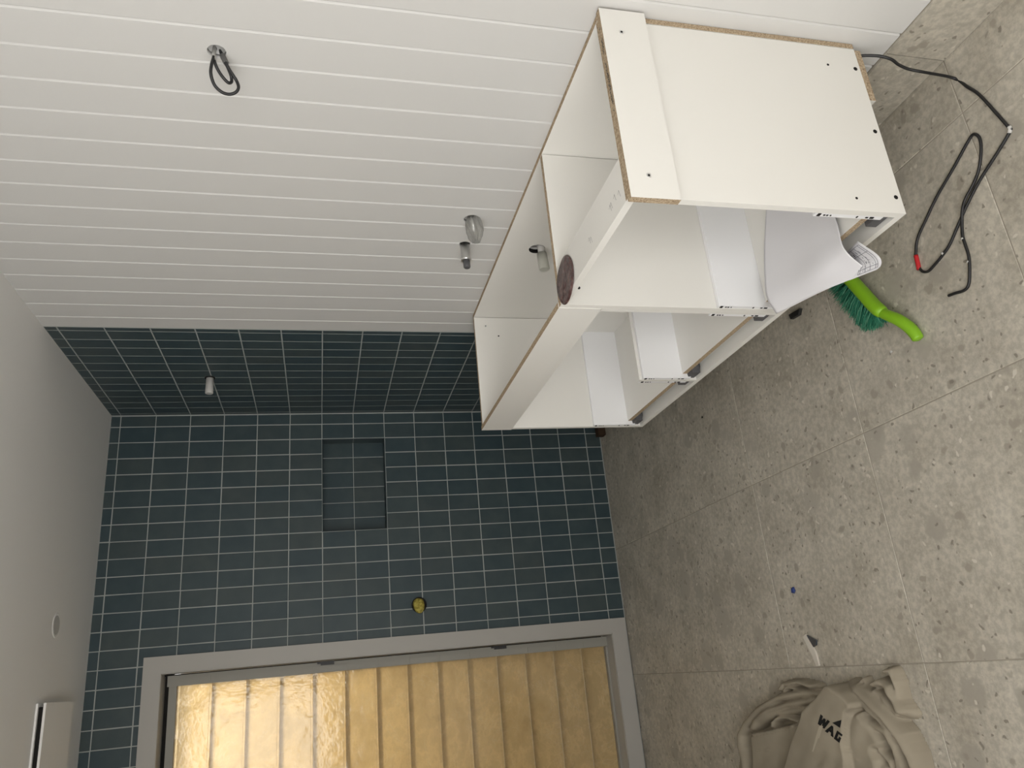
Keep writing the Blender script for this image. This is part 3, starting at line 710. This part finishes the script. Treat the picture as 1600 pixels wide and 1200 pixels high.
def inside(poly):
    r = np.zeros(XX.shape, bool); n = len(poly)
    for i in range(n):
        (a, b), (c, d) = poly[i], poly[(i + 1) % n]
        if b == d: continue
        r ^= ((b > ZY) != (d > ZY)) & (ZX < (c - a) * (ZY - b) / (d - b) + a)
    ds, _ = sdist(list(poly) + [poly[0]]); return r, ds
Hh = np.full(XX.shape, -1.0)
def ridge(poly, wd, base_, amp, taper=True):
    global Hh
    level(base_ + amp * .9)
    d, s_ = sdist(poly); wv = wd * (1 + .10 * np.sin(s_ * 9)); r = np.clip(1 - (d / wv) ** 2, 0, 1)
    e = np.minimum(1, np.minimum(s_, 1 - s_) * 9 + .55) if taper else 1
    h = (base_ * .9 + 1.3 * amp * r ** .62) * e * (1 + .04 * np.sin(s_ * 15 + wd)); h = np.where(r > 0, h, -1); Hh = np.maximum(Hh, h)
def patch(poly, lev, rnd, slope=(0, 0), ripple=0.0):
    global Hh
    level(lev)
    m_, d = inside(poly); e = np.clip(d / rnd, 0, 1); h = lev * (1 - (1 - np.sqrt(1 - (1 - e) ** 2)) * .75) + slope[0] * (ZX - 900) * SC + slope[1] * (ZY - 500) * SC
    h = h + ripple * np.sin(ZX * .021 + ZY * .008) + ripple * .6 * np.sin(ZX * .009 - ZY * .03 + 1)
    Hh = np.maximum(Hh, np.where(m_, h, -1))
patch([(300, 420), (480, 300), (760, 260), (1000, 270), (1250, 380), (1450, 560), (1560, 900), (1600, 1500), (1500, 2200), (200, 2200), (160, 900), (200, 560)], .006, 40)
ridge([(240, 2100), (225, 1300), (205, 850), (185, 700), (182, 590), (225, 500), (330, 385), (480, 300), (640, 270), (770, 285)], 34, .018, .026)
ridge([(495, 250), (530, 195), (640, 180), (770, 220)], 26, .004, .026)
ridge([(505, 262), (545, 222), (700, 250), (770, 275)], 11, .022, .014)
ridge([(265, 570), (300, 480), (400, 400), (560, 350), (740, 330)], 34, .022, .024)
ridge([(270, 560), (330, 480), (470, 420), (640, 395), (720, 370)], 40, .014, .022)
ridge([(430, 545), (436, 490), (480, 456), (560, 462), (640, 490)], 16, .026, .018)
ridge([(262, 545), (285, 500), (305, 475)], 16, .02, .016)
patch([(245, 590), (430, 555), (600, 510), (690, 480), (700, 1400), (640, 2200), (290, 2200), (255, 900)], .055, 26)
ridge([(250, 592), (420, 560), (600, 515)], 12, .046, .014)
ridge([(265, 705), (330, 716), (420, 708)], 9, .052, .008)
ridge([(985, 195), (1060, 230), (1180, 330), (1300, 450), (1420, 600), (1500, 760), (1560, 1000), (1580, 2100)], 36, .026, .030)
ridge([(1010, 215), (1100, 300), (1220, 420), (1340, 540), (1410, 700), (1450, 900), (1470, 1500)], 34, .020, .030)
ridge([(1090, 205), (1200, 250), (1330, 380), (1400, 480), (1500, 640), (1590, 900), (1640, 1500)], 22, .012, .026)
ridge([(1205, 205), (1260, 180), (1330, 215), (1400, 340), (1465, 440)], 32, .012, .030)
ridge([(1215, 235), (1300, 300), (1380, 390), (1450, 450)], 26, .010, .024)
ridge([(1300, 95), (1355, 90), (1405, 180), (1432, 340)], 26, .004, .026)
ridge([(1115, 195), (1155, 150), (1185, 225)], 16, .004, .018)
ridge([(1095, 420), (1180, 500), (1330, 570), (1395, 680), (1410, 850), (1410, 1600)], 36, .026, .028)
ridge([(1205, 545), (1270, 620), (1285, 720), (1360, 800), (1390, 900)], 26, .022, .026)
ridge([(1250, 790), (1330, 860), (1360, 1100)], 34, .020, .028)
patch([(1000, 425), (1060, 415), (1105, 398), (1130, 440), (1200, 530), (1275, 650), (1262, 700), (1215, 715), (1255, 790), (1275, 1000), (1290, 1700), (1000, 1700)], .066, 44, ripple=.0015)
ridge([(1010, 760), (1080, 790), (1230, 800)], 14, .058, .010)
flap = [(820, 205), (850, 195), (885, 215), (960, 270), (1030, 345), (1038, 392), (1003, 425), (980, 520), (982, 680), (1008, 850), (1010, 1700), (380, 1700), (500, 850), (560, 640), (650, 400), (755, 290)]
patch(flap, .090, 16, ripple=.0007)
ridge([(900, 850), (930, 760), (975, 700)], 30, .080, .012)
rn = rng.normal(size=(14, 2)); wr_ = sum(np.sin(ZX * .012 * a + ZY * .012 * b + i) * .0006 for i, (a, b) in enumerate(rn * 1.6))
mask = Hh > 0
def blur(A):
    B = np.pad(A, 1, mode='edge'); return (B[1:-1, 1:-1] * 4 + B[:-2, 1:-1] + B[2:, 1:-1] + B[1:-1, :-2] + B[1:-1, 2:]) / 8
Hs = np.where(mask, Hh + wr_, 0.0)
Hs = blur(Hs)
Hs = np.maximum(Hs, .0008)
idx = -np.ones(XX.shape, int); keep = mask.copy()
for dy in (-1, 0, 1):
    for dx in (-1, 0, 1): keep |= np.roll(np.roll(mask, dy, 0), dx, 1)
idx[keep] = np.arange(keep.sum()); cvv = np.stack([XX[keep], YY[keep], np.where(mask, Hs, .0008)[keep]], -1)
q = keep[:-1, :-1] & keep[1:, :-1] & keep[:-1, 1:] & keep[1:, 1:]
F = np.stack([idx[:-1, :-1][q], idx[:-1, 1:][q], idx[1:, 1:][q], idx[1:, :-1][q]], -1)
t = thing('canvas_bag', 'crumpled beige canvas bag with black lettering heaped on floor', 'bag', (-1.65, -1.4, 0))
me = bpy.data.meshes.new('cloth'); me.from_pydata(cvv.tolist(), [], F.tolist()); me.materials.append(m_canvas)
for p_ in me.polygons: p_.use_smooth = True
o = link('cloth', me, t); o.matrix_parent_inverse = Matrix.Translation(-Vector(t.location))
bvh = BVHTree.FromPolygons([tuple(c) for c in cvv], [tuple(int(i) for i in f) for f in F])
def oncloth(zx, zy, off=.0015):
    d = Vector(ray(1120 + zx / 5, 1030 + zy / 5)).normalized(); h, n_, _, _ = bvh.ray_cast(Vector(CP), d)
    return (h - d * off) if h else None
mb = MB()
def glyph(poly, n_=5):                       # fill a convex quad finely so that it follows the cloth
    a, b, c, d = [np.array(p_, float) for p_ in poly]
    for i in range(n_):
        for j in range(n_):
            P = []
            for ii, jj in ((i, j), (i + 1, j), (i + 1, j + 1), (i, j + 1)):
                u_, v_ = ii / n_, jj / n_; P.append(a * (1 - u_) * (1 - v_) + b * u_ * (1 - v_) + c * u_ * v_ + d * (1 - u_) * v_)
            Q = [oncloth(*p_) for p_ in P]
            if all(x is not None for x in Q): mb.face(Q)
O = np.array([782., 500.]); U = np.array([.80, .62]); Vv = np.array([.38, -.95]); hgt = 74
def gl(pts): return [tuple(O + U * x + Vv * y * hgt) for x, y in pts]
for s_ in ([(0, 1), (24, 1), (34, 0), (8, 0)], [(8, 0), (34, 0), (54, .9), (38, .9)], [(38, .9), (54, .9), (72, 0), (46, 0)], [(46, 0), (72, 0), (92, 1), (70, 1)]): glyph(gl(s_))
for s_ in ([(82, -.15), (108, -.15), (132, .78), (116, .78)], [(116, .78), (132, .78), (166, -.15), (140, -.15)], [(104, .12), (142, .12), (138, .40), (110, .40)]): glyph(gl(s_))
for s_ in ([(172, .7), (194, .7), (194, -.2), (172, -.2)], [(172, -.2), (172, .08), (226, .08), (226, -.2)], [(172, .5), (172, .72), (226, .72), (226, .5)], [(206, .08), (226, .08), (226, .34), (206, .34)]): glyph(gl(s_))
glyph([(902, 497), (974, 474), (969, 505), (962, 537)])
kid('lettering', mb, m_print, t)
# pale scuff on the flap
mb = MB(); glyph([(800, 520), (830, 520), (800, 620), (775, 600)], 4); glyph([(775, 600), (795, 610), (752, 725), (745, 720)], 4)
m_scuff = mat('pale_scuff', (.42, .37, .29), .9, .1); kid('scuff', mb, m_scuff, t)

# ------------------------------------------------------------------ litter on the floor
m_block = mat('dark_brown', (.05, .03, .018), .8, .2)
t = thing('dark_block', 'small dark brown block on floor beneath the cabinet far end', 'timber block', (-.10, -.09, 0))
mb = MB().box((-.172, -.10, -.006), (-.03, -.055, .034)); kid('block', mb, m_block, t)  # plain dark brown block in the floor corner below the cabinet
a = on(1259, 992, 2, .004); b = on(1279, 1037, 2, .004)
t = thing('tile_offcut', 'broken dark tile offcut with pale edge on floor above bag', 'tile offcut', (a[0], a[1], 0))
def prism(px, z0, z1): 
    mb = MB(); lo = [tuple(on(x, y, 2, z0)) for x, y in px]; hi = [(x, y, z1) for x, y, _ in lo]; n = len(px)
    mb.face(hi); mb.face(list(reversed(lo)))
    for i in range(n): j = (i + 1) % n; mb.face([lo[i], lo[j], hi[j], hi[i]])
    return mb
kid('glazed_face', prism([(1262, 992), (1277, 1000), (1277, 1008), (1273, 1011)], .001, .006), m_slate, t)
kid('bisque_edge', prism([(1257, 995), (1261, 991), (1276, 1018), (1278, 1024), (1282, 1040), (1278, 1041), (1272, 1025)], .0005, .0068), m_bisque, t)
def crumb(name, label, cat, px, py, s_, m, seed):
    c = on(px, py, 2, 0); me = bpy.data.meshes.new(name); bm = bmesh.new(); bmesh.ops.create_icosphere(bm, subdivisions=1, radius=1); r_ = random.Random(seed)
    for v in bm.verts: v.co = Vector((v.co.x * s_ * r_.uniform(.6, 1.3), v.co.y * s_ * r_.uniform(.6, 1.4), max(0, v.co.z * s_ * .5 + s_ * .35)))
    bm.to_mesh(me); bm.free(); me.materials.append(m); o = link(name, me, None, (c[0], c[1], .0003)); tag(o, label, cat)
crumb('plastic_scrap', 'tiny dark blue plastic scrap on floor above tile offcut', 'scrap', 1241, 922, .012, m_blue, 1)
crumb('plaster_crumb', 'tiny white plaster crumb on floor below green brush', 'crumb', 1393, 549, .0045, m_white, 2)
crumb('dirt_crumb', 'tiny dark dirt crumb on floor near cabinet far end', 'crumb', 1098, 652, .005, m_dark, 3)
# black wedge seen past the cabinet's lower front edge
c = on(1243, 487, 2, .005)
t = tag(prism([(1237, 492), (1254, 482), (1252, 492), (1240, 499)], .0005, .012).build('plastic_wedge', m_black), 'small black plastic wedge on floor beneath cabinet middle', 'wedge')

for o in bpy.data.objects:                       # marks far too small to pick apart one by one
    if o.name.split('.')[0] in ('pencil_marks', 'marker_scribble', 'slot', 'printed_lines', 'white_mark', 'lettering', 'scuff'): o['kind'] = 'stuff'
